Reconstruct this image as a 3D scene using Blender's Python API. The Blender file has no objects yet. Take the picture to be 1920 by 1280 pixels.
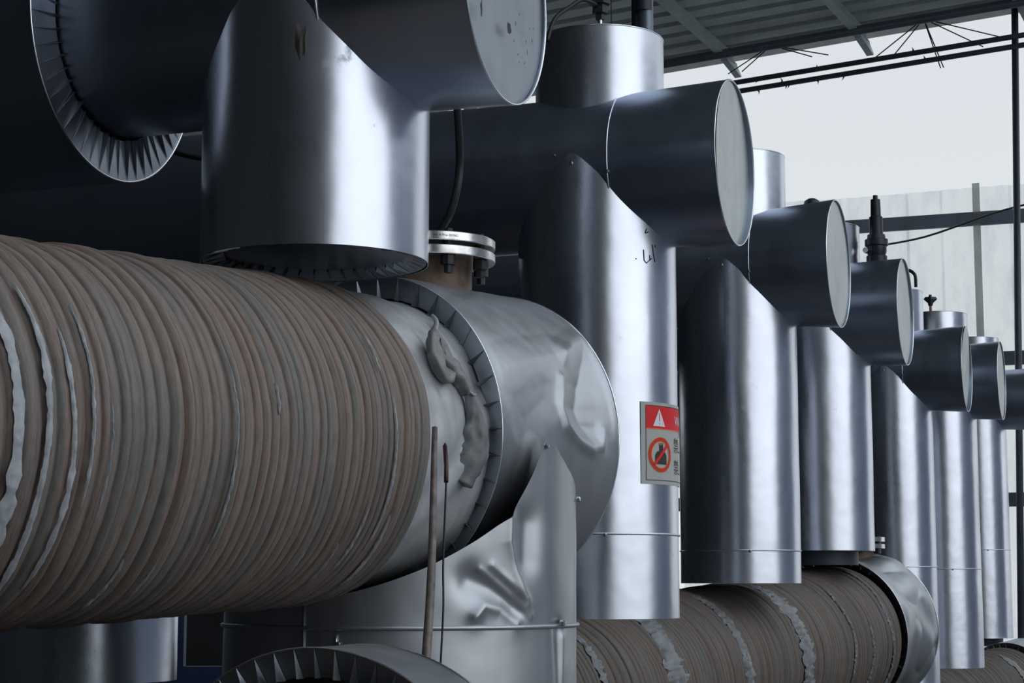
import bpy, bmesh, math, random
from mathutils import Vector, Matrix, noise
sc = bpy.context.scene
C = sc.collection
R = math.radians
EYE = 1.6                                   # camera height above the yard floor

# ------------------------------------------------------------------ camera
cam_d = bpy.data.cameras.new('camera'); cam = bpy.data.objects.new('camera', cam_d); C.objects.link(cam)
cam.location = (0, 0, EYE); cam.rotation_euler = (R(90 + 7.44), 0, 0)
cam_d.sensor_width = 36; cam_d.lens = 3500 / 1920 * 36
cam_d.clip_start = 0.05; cam_d.clip_end = 300
sc.camera = cam

# ------------------------------------------------------------------ world, exposure
w = bpy.data.worlds.new('overcast_sky'); sc.world = w; w.use_nodes = True
nt = w.node_tree; bg = nt.nodes['Background']
tc = nt.nodes.new('ShaderNodeTexCoord'); sep = nt.nodes.new('ShaderNodeSeparateXYZ'); rmp = nt.nodes.new('ShaderNodeValToRGB')
nt.links.new(tc.outputs['Generated'], sep.inputs[0]); nt.links.new(sep.outputs['Z'], rmp.inputs[0])
rmp.color_ramp.elements[0].position = 0.0; rmp.color_ramp.elements[0].color = (0.80, 0.83, 0.85, 1)
rmp.color_ramp.elements[1].position = 0.6; rmp.color_ramp.elements[1].color = (0.62, 0.68, 0.74, 1)
nt.links.new(rmp.outputs[0], bg.inputs['Color'])
dt = nt.nodes.new('ShaderNodeVectorMath'); dt.operation = 'DOT_PRODUCT'          # thin cloud, brighter round the hidden sun high on the right rear
dt.inputs[1].default_value = Vector((0.85, -0.50, 0.45)).normalized(); nt.links.new(tc.outputs['Generated'], dt.inputs[0])
gl = nt.nodes.new('ShaderNodeMapRange'); gl.interpolation_type = 'SMOOTHSTEP'
for k_, v_ in (('From Min', 0.45), ('From Max', 1.0), ('To Min', 1.0), ('To Max', 2.0)): gl.inputs[k_].default_value = v_
nt.links.new(dt.outputs['Value'], gl.inputs['Value']); nt.links.new(gl.outputs[0], bg.inputs['Strength'])
vs = sc.view_settings
vs.view_transform = 'Standard'; vs.look = 'None'; vs.exposure = 0.0; vs.gamma = 1.0; vs.use_curve_mapping = False

# ------------------------------------------------------------------ materials
def newmat(name):
    m = bpy.data.materials.new(name); m.use_nodes = True
    return m, m.node_tree, m.node_tree.nodes['Principled BSDF']
def noise_node(nt, scale, detail=4, vec=None, rough=0.55):
    n = nt.nodes.new('ShaderNodeTexNoise'); n.inputs['Scale'].default_value = scale
    n.inputs['Detail'].default_value = detail; n.inputs['Roughness'].default_value = rough
    if vec is not None: nt.links.new(vec, n.inputs['Vector'])
    return n
def ramp(nt, src, stops):
    r = nt.nodes.new('ShaderNodeValToRGB'); nt.links.new(src, r.inputs[0])
    els = r.color_ramp.elements
    while len(els) < len(stops): els.new(0.5)
    for e, (p, c) in zip(els, stops):
        e.position = p; e.color = tuple(c) + (1,) if len(c) == 3 else c
    return r.outputs[0]
def mapped(nt, kind, scale):
    tc = nt.nodes.new('ShaderNodeTexCoord'); mp = nt.nodes.new('ShaderNodeMapping')
    mp.inputs['Scale'].default_value = scale; nt.links.new(tc.outputs[kind], mp.inputs[0]); return mp.outputs[0]
def mix(nt, a, b, fac, mode='MIX'):
    m = nt.nodes.new('ShaderNodeMix'); m.data_type = 'RGBA'; m.blend_type = mode
    for s, v in ((m.inputs[0], fac), (m.inputs[6], a), (m.inputs[7], b)):
        if hasattr(v, 'links'): nt.links.new(v, s)
        else: s.default_value = v
    return m.outputs[2]
def bump(nt, bs, h, strength, dist):
    b = nt.nodes.new('ShaderNodeBump'); b.inputs['Strength'].default_value = strength; b.inputs['Distance'].default_value = dist
    nt.links.new(h, b.inputs['Height']); nt.links.new(b.outputs[0], bs.inputs['Normal'])
def mat_alu(name, col, r0, r1, stain=0.5, metallic=1.0, wav=0.4):
    """sheet aluminium: long soft rolling streaks, dull patches, a few dark smears"""
    m, nt, bs = newmat(name)
    obj = mapped(nt, 'Object', (1, 1, 1)); st = mapped(nt, 'Object', (5, 5, 1.0))
    big = noise_node(nt, 2.2, 5, obj); streak = noise_node(nt, 3.0, 4, st); fine = noise_node(nt, 60, 3, obj)
    smear = noise_node(nt, 7.5, 6, obj, 0.7)
    c1 = ramp(nt, big.outputs[0], [(0.30, [c * 0.86 for c in col]), (0.68, col)])
    dark = ramp(nt, smear.outputs[0], [(0.66, (0, 0, 0)), (0.74, (stain, stain, stain))])
    c2 = mix(nt, c1, (0.16, 0.17, 0.20, 1), dark)
    nt.links.new(c2, bs.inputs['Base Color'])
    rr = ramp(nt, streak.outputs[0], [(0.2, (r0,) * 3), (0.8, (r1,) * 3)])
    r2 = mix(nt, rr, (0.6, 0.6, 0.6, 1), dark)
    nt.links.new(r2, bs.inputs['Roughness'])
    bs.inputs['Metallic'].default_value = metallic
    lw = noise_node(nt, 5.5, 2, obj); ad = nt.nodes.new('ShaderNodeMath'); ad.operation = 'MULTIPLY_ADD'
    nt.links.new(fine.outputs[0], ad.inputs[0]); ad.inputs[1].default_value = 0.015; nt.links.new(lw.outputs[0], ad.inputs[2])
    bump(nt, bs, ad.outputs[0], wav, 0.012)
    return m
def mat_plain(name, col, rough, metallic=0.0, var=0.25, scale=8, bmp=0.0, bdist=0.004):
    m, nt, bs = newmat(name)
    n = noise_node(nt, scale, 5, mapped(nt, 'Object', (1, 1, 1)))
    c = ramp(nt, n.outputs[0], [(0.3, [x * (1 - var) for x in col]), (0.7, [min(1, x * (1 + var)) for x in col])])
    nt.links.new(c, bs.inputs['Base Color']); bs.inputs['Roughness'].default_value = rough; bs.inputs['Metallic'].default_value = metallic
    if bmp: bump(nt, bs, n.outputs[0], bmp, bdist)
    return m
M = {}
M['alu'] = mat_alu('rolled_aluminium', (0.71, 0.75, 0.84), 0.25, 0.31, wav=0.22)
M['alu_h'] = mat_alu('dimmed_aluminium', (0.34, 0.39, 0.49), 0.30, 0.38, 0.3, wav=0.2)  # same metal as the uprights, dark reflections put into the colour
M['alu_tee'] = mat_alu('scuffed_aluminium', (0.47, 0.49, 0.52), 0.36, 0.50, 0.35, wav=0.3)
M['cap'] = mat_alu('end_disc_aluminium', (0.53, 0.58, 0.59), 0.38, 0.5, 0.8, 0.85, 0.8)
M['cap_shaded'] = mat_alu('shaded_stained_disc', (0.34, 0.38, 0.43), 0.38, 0.5, 1.0, 0.85, 0.8)  # darker copy of the disc metal: dim surroundings put into colour, plus stains
M['fold'] = mat_alu('cut_aluminium_tabs', (0.40, 0.43, 0.48), 0.30, 0.4, 0.3)
M['rim'] = mat_plain('bright_cut_edge', (0.80, 0.84, 0.88), 0.22, 1.0, 0.1)
M['steel'] = mat_plain('machined_steel', (0.68, 0.67, 0.66), 0.25, 1.0, 0.3, 30)
M['blackbolt'] = mat_plain('black_bolt_steel', (0.03, 0.028, 0.03), 0.45, 0.6, 0.3)
M['rustneck'] = mat_plain('rusty_primed_steel', (0.17, 0.115, 0.085), 0.75, 0.0, 0.6, 14, 0.3)
M['rubber'] = mat_plain('black_rubber', (0.010, 0.010, 0.012), 0.5, 0, 0.1)
M['screw'] = mat_plain('screw_zinc', (0.55, 0.57, 0.6), 0.25, 1.0, 0.1)
M['rod'] = mat_plain('dirty_conduit', (0.15, 0.13, 0.12), 0.5, 0.3, 0.4, 40)
M['redplastic'] = mat_plain('dark_red_heat_shrink', (0.05, 0.012, 0.014), 0.4, 0, 0.1)
M['foil'] = mat_plain('white_plastic_strip', (0.38, 0.40, 0.43), 0.45, 0, 0.25, 30, 0.5, 0.003)
M['film'] = mat_plain('grey_plastic_film', (0.17, 0.182, 0.19), 0.42, 0.0, 0.35, 14, 0.5, 0.006)
M['roof'] = mat_plain('roof_sheet', (0.50, 0.55, 0.54), 0.6, 0.0, 0.15, 3)
M['rafter'] = mat_plain('painted_rafter', (0.45, 0.50, 0.50), 0.55, 0.0, 0.2, 6)
M['darksteel'] = mat_plain('dark_painted_steel', (0.055, 0.068, 0.092), 0.5, 0.2, 0.2, 6)
M['valve'] = mat_plain('black_valve_body', (0.022, 0.026, 0.036), 0.4, 0.3, 0.3, 20)
M['tube'] = mat_plain('grey_blue_tube', (0.14, 0.17, 0.21), 0.35, 0.6, 0.2, 10)
M['blue'] = mat_plain('dark_blue_paint', (0.012, 0.022, 0.07), 0.5, 0.0, 0.3)
M['wall'] = mat_plain('dark_block_wall', (0.020, 0.022, 0.026), 0.9, 0, 0.3, 3)
M['bluewall'] = mat_plain('blue_grey_cladding', (0.20, 0.245, 0.34), 0.6, 0, 0.15, 2)
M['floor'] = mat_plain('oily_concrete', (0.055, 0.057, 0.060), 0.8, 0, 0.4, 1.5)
M['rubble'] = mat_plain('pale_rubble', (0.36, 0.33, 0.29), 0.8, 0, 0.5, 30, 0.5)
M['green'] = mat_plain('dry_tendril', (0.03, 0.035, 0.03), 0.8, 0, 0.2)
M['ink'] = mat_plain('black_marker', (0.02, 0.02, 0.024), 0.6, 0, 0.1)
for k, c in dict(s_grey=(0.42, 0.43, 0.42), s_red=(0.72, 0.008, 0.018), s_white=(0.75, 0.76, 0.80), s_black=(0.03, 0.025, 0.02), s_ring=(0.55, 0.03, 0.01), s_orange=(0.85, 0.25, 0.03), s_line=(0.07, 0.06, 0.03)).items():
    M[k] = mat_plain('sticker_' + k[2:], c, 0.6, 0, 0.04)
def mat_rope(name, bright=1.0, film=0.0):
    """rope turns: colour runs round the pipe, each turn a little different"""
    m, nt, bs = newmat(name)
    uvn = nt.nodes.new('ShaderNodeUVMap')
    def mp(s):
        q = nt.nodes.new('ShaderNodeMapping'); q.inputs['Scale'].default_value = s; nt.links.new(uvn.outputs[0], q.inputs[0]); return q.outputs[0]
    turn = noise_node(nt, 1.0, 3, mp((3.2, 42, 1))); strand = noise_node(nt, 1.0, 4, mp((60, 260, 1)), 0.6)
    patch = noise_node(nt, 1.0, 4, mp((5, 9, 1))); red = noise_node(nt, 1.0, 4, mp((16, 34, 1)), 0.65)
    b = bright
    a = ramp(nt, turn.outputs[0], [(0.30, (0.15 * b, 0.115 * b, 0.095 * b)), (0.50, (0.30 * b, 0.235 * b, 0.20 * b)), (0.66, (0.20 * b, 0.195 * b, 0.18 * b))])
    rf = ramp(nt, red.outputs[0], [(0.54, (0, 0, 0)), (0.72, (0.55, 0.55, 0.55))])
    a2 = mix(nt, a, (0.25 * b, 0.145 * b, 0.11 * b, 1), rf)
    pf = ramp(nt, patch.outputs[0], [(0.45, (0, 0, 0)), (0.65, (0.45, 0.45, 0.45))])
    a3 = mix(nt, a2, (0.15 * b, 0.165 * b, 0.17 * b, 1), pf)
    sf = ramp(nt, strand.outputs[0], [(0.25, (0.75,) * 3), (0.7, (1.22,) * 3)])
    a4 = mix(nt, a3, sf, 1.0, 'MULTIPLY')
    nt.links.new(a4, bs.inputs['Base Color'])
    rr = ramp(nt, patch.outputs[0], [(0.4, (0.75,) * 3), (0.65, (0.5,) * 3)]); nt.links.new(rr, bs.inputs['Roughness'])
    bump(nt, bs, strand.outputs[0], 0.5, 0.002)
    return m
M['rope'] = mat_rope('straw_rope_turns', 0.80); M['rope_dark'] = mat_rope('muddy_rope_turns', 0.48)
def mat_fence(name='translucent_sheet', dim=1.0):
    m, nt, bs = newmat(name)
    n = noise_node(nt, 3.5, 6, mapped(nt, 'Object', (1, 1, 0.4)), 0.65)
    c = ramp(nt, n.outputs[0], [(0.38, (0.84 * dim, 0.88 * dim, 0.88 * dim)), (0.55, (0.97 * dim, 0.995 * dim, 0.99 * dim))])
    tr = nt.nodes.new('ShaderNodeBsdfTranslucent'); df = nt.nodes.new('ShaderNodeBsdfDiffuse'); tp = nt.nodes.new('ShaderNodeBsdfTransparent')
    for s in (tr, df, tp): nt.links.new(c, s.inputs['Color'])
    m1 = nt.nodes.new('ShaderNodeMixShader'); m1.inputs[0].default_value = 0.22
    nt.links.new(tr.outputs[0], m1.inputs[1]); nt.links.new(df.outputs[0], m1.inputs[2])
    m2 = nt.nodes.new('ShaderNodeMixShader'); m2.inputs[0].default_value = 0.55
    nt.links.new(m1.outputs[0], m2.inputs[1]); nt.links.new(tp.outputs[0], m2.inputs[2])
    nt.links.new(m2.outputs[0], nt.nodes['Material Output'].inputs[0])
    return m
M['fence'] = mat_fence()

# ------------------------------------------------------------------ helpers
def tag(o, label=None, cat=None, group=None, kind=None):
    if label: o['label'] = label
    if cat: o['category'] = cat
    if group: o['group'] = group
    if kind: o['kind'] = kind
    return o
def empty(name, loc, label, cat, group=None):
    o = bpy.data.objects.new(name, None); C.objects.link(o); o.location = loc; o.empty_display_size = 0.1
    return tag(o, label, cat, group)
def link(name, me, mat, parent=None, smooth=True):
    o = bpy.data.objects.new(name, me); C.objects.link(o)
    if mat: me.materials.append(mat)
    if smooth:
        for p in me.polygons: p.use_smooth = True
    if parent is not None:
        o.parent = parent; o.matrix_parent_inverse = Matrix.Translation(-parent.location)
    return o
class Frame:
    """u runs along d, w is the horizontal normal turned towards the yard side, z is up (rel. eye height)"""
    def __init__(s, x, y, z, d, wdir, slope=0.0):
        s.o = Vector((x, y, z + EYE)); s.d = Vector((d[0], d[1], slope)).normalized()
        s.w = Vector((wdir[0], wdir[1], 0)).normalized(); s.up = s.w.cross(s.d)
        if s.up.z < 0: s.up = -s.up
    def p(s, u, w, z): return s.o + s.d * u + s.w * w + s.up * z
def grid(name, fn, nu, nv, mat, parent=None, closed=True, solid=0.0, sharp=None, uv=(1, 1)):
    """surface from fn(i/nu, j/nv); closed joins it in i"""
    nc = nu if closed else nu + 1
    vs_ = [fn(i / nu, j / nv) for j in range(nv + 1) for i in range(nc)]
    fs = []; uvs = []
    for j in range(nv):
        for i in range(nu):
            i2 = (i + 1) % nc
            fs.append((j * nc + i, j * nc + i2, (j + 1) * nc + i2, (j + 1) * nc + i))
            uvs += [(i / nu, j / nv), ((i + 1) / nu, j / nv), ((i + 1) / nu, (j + 1) / nv), (i / nu, (j + 1) / nv)]
    me = bpy.data.meshes.new(name); me.from_pydata([tuple(v) for v in vs_], [], fs)
    l = me.uv_layers.new(name='UVMap')
    for k, c in enumerate(uvs): l.data[k].uv = (c[0] * uv[0], c[1] * uv[1])
    me.update()
    o = link(name, me, mat, parent)
    if solid:
        md = o.modifiers.new('sheet', 'SOLIDIFY'); md.thickness = solid; md.offset = 0
        es = o.modifiers.new('crisp_edges', 'EDGE_SPLIT'); es.split_angle = R(55)
    return o
def tube(name, pts, r, mat, parent=None, n=10, closed=False, caps=True, radii=None, smooth_pts=0, wrinkle=0.0):
    pts = [Vector(p) for p in pts]
    if smooth_pts:
        q = []
        m = len(pts)
        for i in range(m - 1):
            p0, p1, p2, p3 = pts[max(i - 1, 0)], pts[i], pts[i + 1], pts[min(i + 2, m - 1)]
            for k in range(smooth_pts):
                t = k / smooth_pts
                q.append(0.5 * ((2 * p1) + (-p0 + p2) * t + (2 * p0 - 5 * p1 + 4 * p2 - p3) * t * t + (-p0 + 3 * p1 - 3 * p2 + p3) * t ** 3))
        q.append(pts[-1])
        if radii: 
            rr = []
            for i in range(m - 1):
                for k in range(smooth_pts): rr.append(radii[i] + (radii[i + 1] - radii[i]) * k / smooth_pts)
            rr.append(radii[-1]); radii = rr
        pts = q
    N = len(pts); V = []; F = []
    prev = None
    for i, p in enumerate(pts):
        if closed: t = pts[(i + 1) % N] - pts[i - 1]
        else: t = pts[min(i + 1, N - 1)] - pts[max(i - 1, 0)]
        t.normalize()
        if prev is None:
            a = t.orthogonal().normalized()
        else:
            a = (prev - t * prev.dot(t)).normalized()
        prev = a; b = t.cross(a)
        ra = radii[i] if radii else r
        for k in range(n):
            an = 2 * math.pi * k / n; rk = ra * (1 + wrinkle * (noise.noise(p * 40 + Vector((k * 1.7, 0, 0))) + 0.6 * math.cos(3 * an)))
            V.append(p + a * (math.cos(an) * rk) + b * (math.sin(an) * rk))
    for i in range(N if closed else N - 1):
        i2 = (i + 1) % N
        for k in range(n):
            k2 = (k + 1) % n; F.append((i * n + k, i * n + k2, i2 * n + k2, i2 * n + k))
    if not closed and caps:
        F.append(tuple(range(n - 1, -1, -1))); F.append(tuple((N - 1) * n + k for k in range(n)))
    me = bpy.data.meshes.new(name); me.from_pydata([tuple(v) for v in V], [], F); me.update()
    o = link(name, me, mat, parent)
    for p in me.polygons:
        if len(p.vertices) > 4: p.use_smooth = False
    return o
def box(name, c, size, mat, parent=None, ax=None, bev=0.0, kind=None):
    """ax = (x axis, y axis, z axis) of the box"""
    ax = ax or (Vector((1, 0, 0)), Vector((0, 1, 0)), Vector((0, 0, 1)))
    bm = bmesh.new(); bmesh.ops.create_cube(bm, size=1)
    for v in bm.verts:
        q = Vector(c) + ax[0] * (v.co.x * size[0]) + ax[1] * (v.co.y * size[1]) + ax[2] * (v.co.z * size[2]); v.co = q
    if bev: bmesh.ops.bevel(bm, geom=bm.edges[:], offset=bev, segments=2, affect='EDGES')
    bmesh.ops.recalc_face_normals(bm, faces=bm.faces)
    me = bpy.data.meshes.new(name); bm.to_mesh(me); bm.free()
    o = link(name, me, mat, parent, smooth=False)
    if kind: tag(o, kind=kind)
    return o
def lathe(name, c, axis, prof, mat, parent=None, n=48):
    """prof: (radius, distance along axis) list"""
    axis = Vector(axis).normalized(); a = axis.orthogonal().normalized(); b = axis.cross(a); c = Vector(c)
    V = []; F = []
    for (r, h) in prof:
        for k in range(n):
            an = 2 * math.pi * k / n; V.append(c + axis * h + (a * math.cos(an) + b * math.sin(an)) * r)
    for j in range(len(prof) - 1):
        for k in range(n):
            k2 = (k + 1) % n; F.append((j * n + k, j * n + k2, (j + 1) * n + k2, (j + 1) * n + k))
    me = bpy.data.meshes.new(name); me.from_pydata([tuple(v) for v in V], [], F); me.update()
    o = link(name, me, mat, parent)
    md = o.modifiers.new('edges', 'EDGE_SPLIT'); md.split_angle = R(35)
    return o
def ring(name, fr, u, rad, minor, mat, parent, a0=0, a1=360, n=96):
    full = (a1 - a0) >= 360
    k = n if full else n
    pts = [fr.p(u, math.cos(R(a0 + (a1 - a0) * i / n)) * rad, math.sin(R(a0 + (a1 - a0) * i / n)) * rad) for i in range(k if full else k + 1)]
    return tube(name, pts, minor, mat, parent, 8, closed=full)
def hring(name, fr, z, rad, minor, mat, parent, warp=None, n=96):
    pts = []
    for i in range(n):
        a = 2 * math.pi * i / n; rr = rad + (warp(a, z) if warp else 0)
        pts.append(fr.p(math.sin(a) * rr, math.cos(a) * rr, z))
    return tube(name, pts, minor, mat, parent, 8, closed=True)
def screw(p, nrm, parent, r=0.006):
    nrm = Vector(nrm).normalized()
    return lathe('screw', p, nrm, [(r, -0.002), (r * 1.0, r * 0.5), (r * 0.8, r * 0.9), (0.0001, r * 1.0)], M['screw'], parent, 12)
def n3(x, y, z=0.0): return noise.noise(Vector((x, y, z)))
def lerp_tab(tab, x):
    if x <= tab[0][0]: return tab[0][1]
    for (a, b), (c, d) in zip(tab, tab[1:]):
        if x <= c: return b + (d - b) * (x - a) / (c - a)
    return tab[-1][1]
def collar(name, fr, u, r_out, r_in, n, mat, parent, inward=0.03, raise_=0.014, side=-1, vertical=False, seed=1):
    """rim of the jacket cut into tabs and folded inward; side = which way the fold faces along d"""
    rnd = random.Random(seed); V = []; F = []
    def P(a, r, h):
        if vertical: return fr.p(math.sin(a) * r, math.cos(a) * r, u + side * h)
        return fr.p(u + side * h, math.cos(a) * r, math.sin(a) * r)
    D = 2 * math.pi / n
    for k in range(n):
        a0 = k * D; a1 = a0 + D; g = (0.08 + 0.08 * rnd.random()) * D; h = raise_ * (0.5 + 0.9 * rnd.random()); g2 = g * (0.2 + 0.9 * rnd.random())
        i = len(V)
        for t in range(4):
            f = t / 3
            V.append(P(a0 + D * f, r_out, 0)); V.append(P(a0 + g2 + (D - g - g2) * f, r_in, -inward))
        for t in range(3): F.append((i + 2 * t, i + 2 * t + 2, i + 2 * t + 3, i + 2 * t + 1))
        j = len(V)
        V += [P(a1, r_out, 0.001), P(a1 - g, r_in - 0.002, -inward), P(a1 + g * 0.1, r_in * 0.995, -inward + h), P(a1 + g2, r_in - 0.001, -inward)]
        F += [(j, j + 1, j + 2), (j, j + 2, j + 3)]
    me = bpy.data.meshes.new(name); me.from_pydata([tuple(v) for v in V], [], F); me.update()
    o = link(name, me, mat, parent, smooth=False)
    return o

# ------------------------------------------------------------------ setting: yard floor, roof, walls, fence
RD = Vector((0.866, -0.5, 0.02)); RN = Vector((0.5, 0.866, -0.12)).normalized()      # eave direction, roof fall direction
EV = Vector((4.72, 17.0, 5.446 + EYE))
box('floor', (4, 8, -0.06), (90, 90, 0.1), mat_plain('pale_yard_concrete', (0.24, 0.245, 0.25), 0.85, 0, 0.15, 1.0), kind='structure')
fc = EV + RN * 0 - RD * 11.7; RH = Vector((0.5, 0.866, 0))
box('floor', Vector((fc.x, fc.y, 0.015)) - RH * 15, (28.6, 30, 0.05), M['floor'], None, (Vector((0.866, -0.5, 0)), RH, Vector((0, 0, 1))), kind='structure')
def roof():
    V = []; F = []; prof = []; x = 0.0; L = 30.0
    while x < L:
        prof += [(x, 0.0), (x + 0.02, 0.06), (x + 0.075, 0.06), (x + 0.10, 0.0)]; x += 0.25
    up = RD.cross(RN).normalized(); up = up if up.z > 0 else -up
    for (a, h) in prof:
        for t in (-3.2, 26.0): V.append(EV - RD * t - RN * (a - 0.2) + up * h)
    for i in range(len(prof) - 1): F.append((2 * i, 2 * i + 1, 2 * i + 3, 2 * i + 2))
    me = bpy.data.meshes.new('ceiling'); me.from_pydata([tuple(v) for v in V], [], F); me.update()
    o = link('ceiling', me, M['roof'], None, False); md = o.modifiers.new('sheet', 'SOLIDIFY'); md.thickness = 0.003
    tag(o, kind='structure')
    return up
RUP = roof()
LR = 'painted steel rafter under the corrugated roof sheets, '
for i, t in enumerate((2.90, 1.49, -0.10, -1.60, 4.4, 6.0, 7.5, 9.0, 12.0, 15.0)):
    p0 = EV - RD * t + RN * 0.06 - RUP * 0.055; p1 = p0 - RN * 22
    lab = {2.90: 'pale rafter under the roof ending above the sticker pipe, left one of the three', 1.49: 'pale rafter under the roof ending midway along the visible eave, middle one of three', -0.10: 'steel rafter under the roof ending at the top of the tall thin post'}.get(t, 'steel rafter under the roof outside the visible eave stretch')
    r_ = empty('roof_rafter', tuple(p0), lab, 'rafter', 'rafters under the roof')
    box('web', (p0 + p1) / 2, (0.05, 22, 0.10), M['rafter'], r_, (RD, RN, RUP))
    box('lower_flange', (p0 + p1) / 2 - RUP * 0.055, (0.085, 22, 0.012), M['rafter'], r_, (RD, RN, RUP))
    # bent gutter bracket at the end
    V = []
    for sgn in (-1, 1):
        for (a, h) in ((-0.30, -0.04), (0.06, -0.04), (0.08, -0.07), (0.19, -0.13), (0.18, -0.145), (0.04, -0.12), (-0.16, -0.09)):
            V.append(p0 + RN * a + RUP * (h - 0.0) + RD * (sgn * 0.035))
    F = [tuple(range(6, -1, -1)), tuple(range(7, 14))] + [(k, (k + 1) % 7, 7 + (k + 1) % 7, 7 + k) for k in range(7)]
    me = bpy.data.meshes.new('bracket'); me.from_pydata([tuple(v) for v in V], [], F); me.update(); link('bracket', me, M['rafter'], r_, False)
bz = EV - RN * 0.22 - RUP * 0.12
o = tube('eave_beam', [bz + RD * 2.6, bz - RD * 26], 0.045, M['darksteel']); tag(o, 'dark round beam running under the rafters along the eave', 'beam')
o = box('skylit_eave_strip', EV - RUP * 0.02 + RN * 0.11 - RD * 11.7, (28.6, 0.20, 0.02), mat_plain('skylit_overhang', (0.72, 0.72, 0.70), 0.6, 0, 0.1), None, (RD, RN, RUP)); o.name = 'skylit_strip_1'; tag(o, kind='structure')  # pale strip added: sky light on the overhang underside put into its colour
# walls: closed sides of the shed, plus one added sky blocker
box('wall_left', (-7.2, 2, 4.5), (0.2, 30, 9), M['wall'], kind='structure')
box('wall_rear', (-1.9, -5.2, 4.5), (11.4, 0.2, 9), M['wall'], kind='structure')
box('sky_blocker_far', (5.2, -14, 4.5), (3.6, 0.2, 9), M['wall'], kind='structure')  # added out of view to narrow the sky reflection on the far uprights
box('wall_back', (-5.2, 15.5, 1.5), (9.6, 0.2, 3.0), M['wall'], kind='structure')
box('wall_right', (18, 9.5, 4.2), (0.3, 16, 8.4), M['bluewall'], kind='structure')
# fence of translucent sheets beyond the yard
FD = Vector((0.937, -0.35, 0)); FN = Vector((0.35, 0.937, 0)); F0 = Vector((4.74, 22.0, 0))
fz = EYE + 4.67
FZ = Vector((0, 0, 1))
pan_w = 0.40
fence = empty('sheet_fence', (F0.x, F0.y, 0), 'tall pale translucent sheet fence with dark rails across the yard at right', 'fence')
for k in range(-7, 14):
    u = k * pan_w
    c = F0 + FD * (u + pan_w / 2)
    def pf(a, b, c=c, k=k):
        x = (a - 0.5) * (pan_w + 0.03)
        h = 0.012 * math.cos(a * 2 * math.pi * 2)
        return c + FD * x + FN * (h + (k % 2) * 0.006) + FZ * (b * (fz + 0.01 * math.sin(k * 7)))
    nm = grid('fence_panel', pf, 16, 2, M['fence'], fence, closed=False)
for u, wd in ((-2.05 + 0.0, 0.085), (0.82, 0.085)):
    o = box('fence_cover_strip', F0 + FD * u - FN * 0.09 + FZ * (fz / 2 + 0.02), (wd, 0.012, fz + 0.04), M['fence'], fence, (FD, FN, FZ))
    o.data.materials.clear(); o.data.materials.append(mat_fence('doubled_sheet', 0.62))
for z0, lab in ((4.29, ''), (2.62, 'dark steel rail behind the pale fence at pipe height'), (0.98, 'dark steel rail low behind the pale fence')):
    o = box('fence_rail', F0 - FN * 0.05 + FZ * (EYE + z0 - (0 if z0 > 4 else 0)) + FD * 1.2, (9.6, 0.06, 0.16), M['darksteel'], fence, (FD, FN, FZ))

# post and double rail under the roof
pb = Vector((4.63, 17.0, 0))
o = tube('roof_post', [Vector((4.555, 17, 0)), Vector((4.728, 17, EYE + 5.40))], 0.032, M['darksteel'], n=12); tag(o, 'tall thin dark post from the eave down past the pipes at the right edge', 'post')
for z0, lab in ((5.09, 'upper of two thin dark rails crossing the sky below the eave'), (4.995, 'lower of two thin dark rails crossing the sky below the eave')):
    b0 = Vector((4.70, 16.95, EYE + z0)); o = tube('sky_rail', [b0 + RD * 4, b0 - RD * 7.5], 0.026, M['darksteel']); tag(o, lab, 'rail')
    rnd = random.Random(int(z0 * 100))
    for k in range(10):
        q = b0 - RD * (0.25 + 5.5 * rnd.random()); s = 1 if rnd.random() > 0.5 else -1
        e = q + RD * (0.05 * (rnd.random() - 0.5)) + FZ * s * (0.03 + 0.05 * rnd.random())
        tube('thorn', [q, (q + e) / 2 + RD * 0.015, e], 0.008, M['green'], o, 5, radii=[0.016, 0.008, 0.001])
# wire stays under the eave
def stays(t, tag_label, ends):
    a = bz - RD * t
    o = None
    for (dt, dz, dn) in ends:
        q = a - RD * dt + FZ * dz + RN * dn
        if o is None:
            o = tube('wire_stay', [a, q], 0.006, M['ink'], None, 5); tag(o, tag_label, 'wire', 'wire stays under the eave')
        else: tube('strand', [a, q], 0.006, M['ink'], o, 5)
stays(2.35, 'fan of thin wires hanging from the eave beam between the two left rafter ends', [(0.55, -0.13, 0.2), (0.40, -0.13, 0.2), (-0.35, -0.10, 0.2), (-0.52, -0.11, 0.2)])
stays(0.80, 'fan of thin wires from the eave beam to the two rails near the post', [(0.6, -0.18, 0.3), (0.42, -0.2, 0.3), (-0.03, -0.34, 0.4), (-0.06, -0.34, 0.4), (-0.45, -0.20, 0.4), (-0.66, -0.15, 0.4)])
o = tube('hanging_cable', [(4.1, 21.0, EYE + 3.83), (4.7, 20.9, EYE + 3.93), (5.35, 20.4, EYE + 4.10), (5.9, 20.2, EYE + 4.22)], 0.012, M['rubber'], None, 6, smooth_pts=5); tag(o, 'thin dark cable strung in front of the pale fence right of the valve', 'cable')

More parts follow.
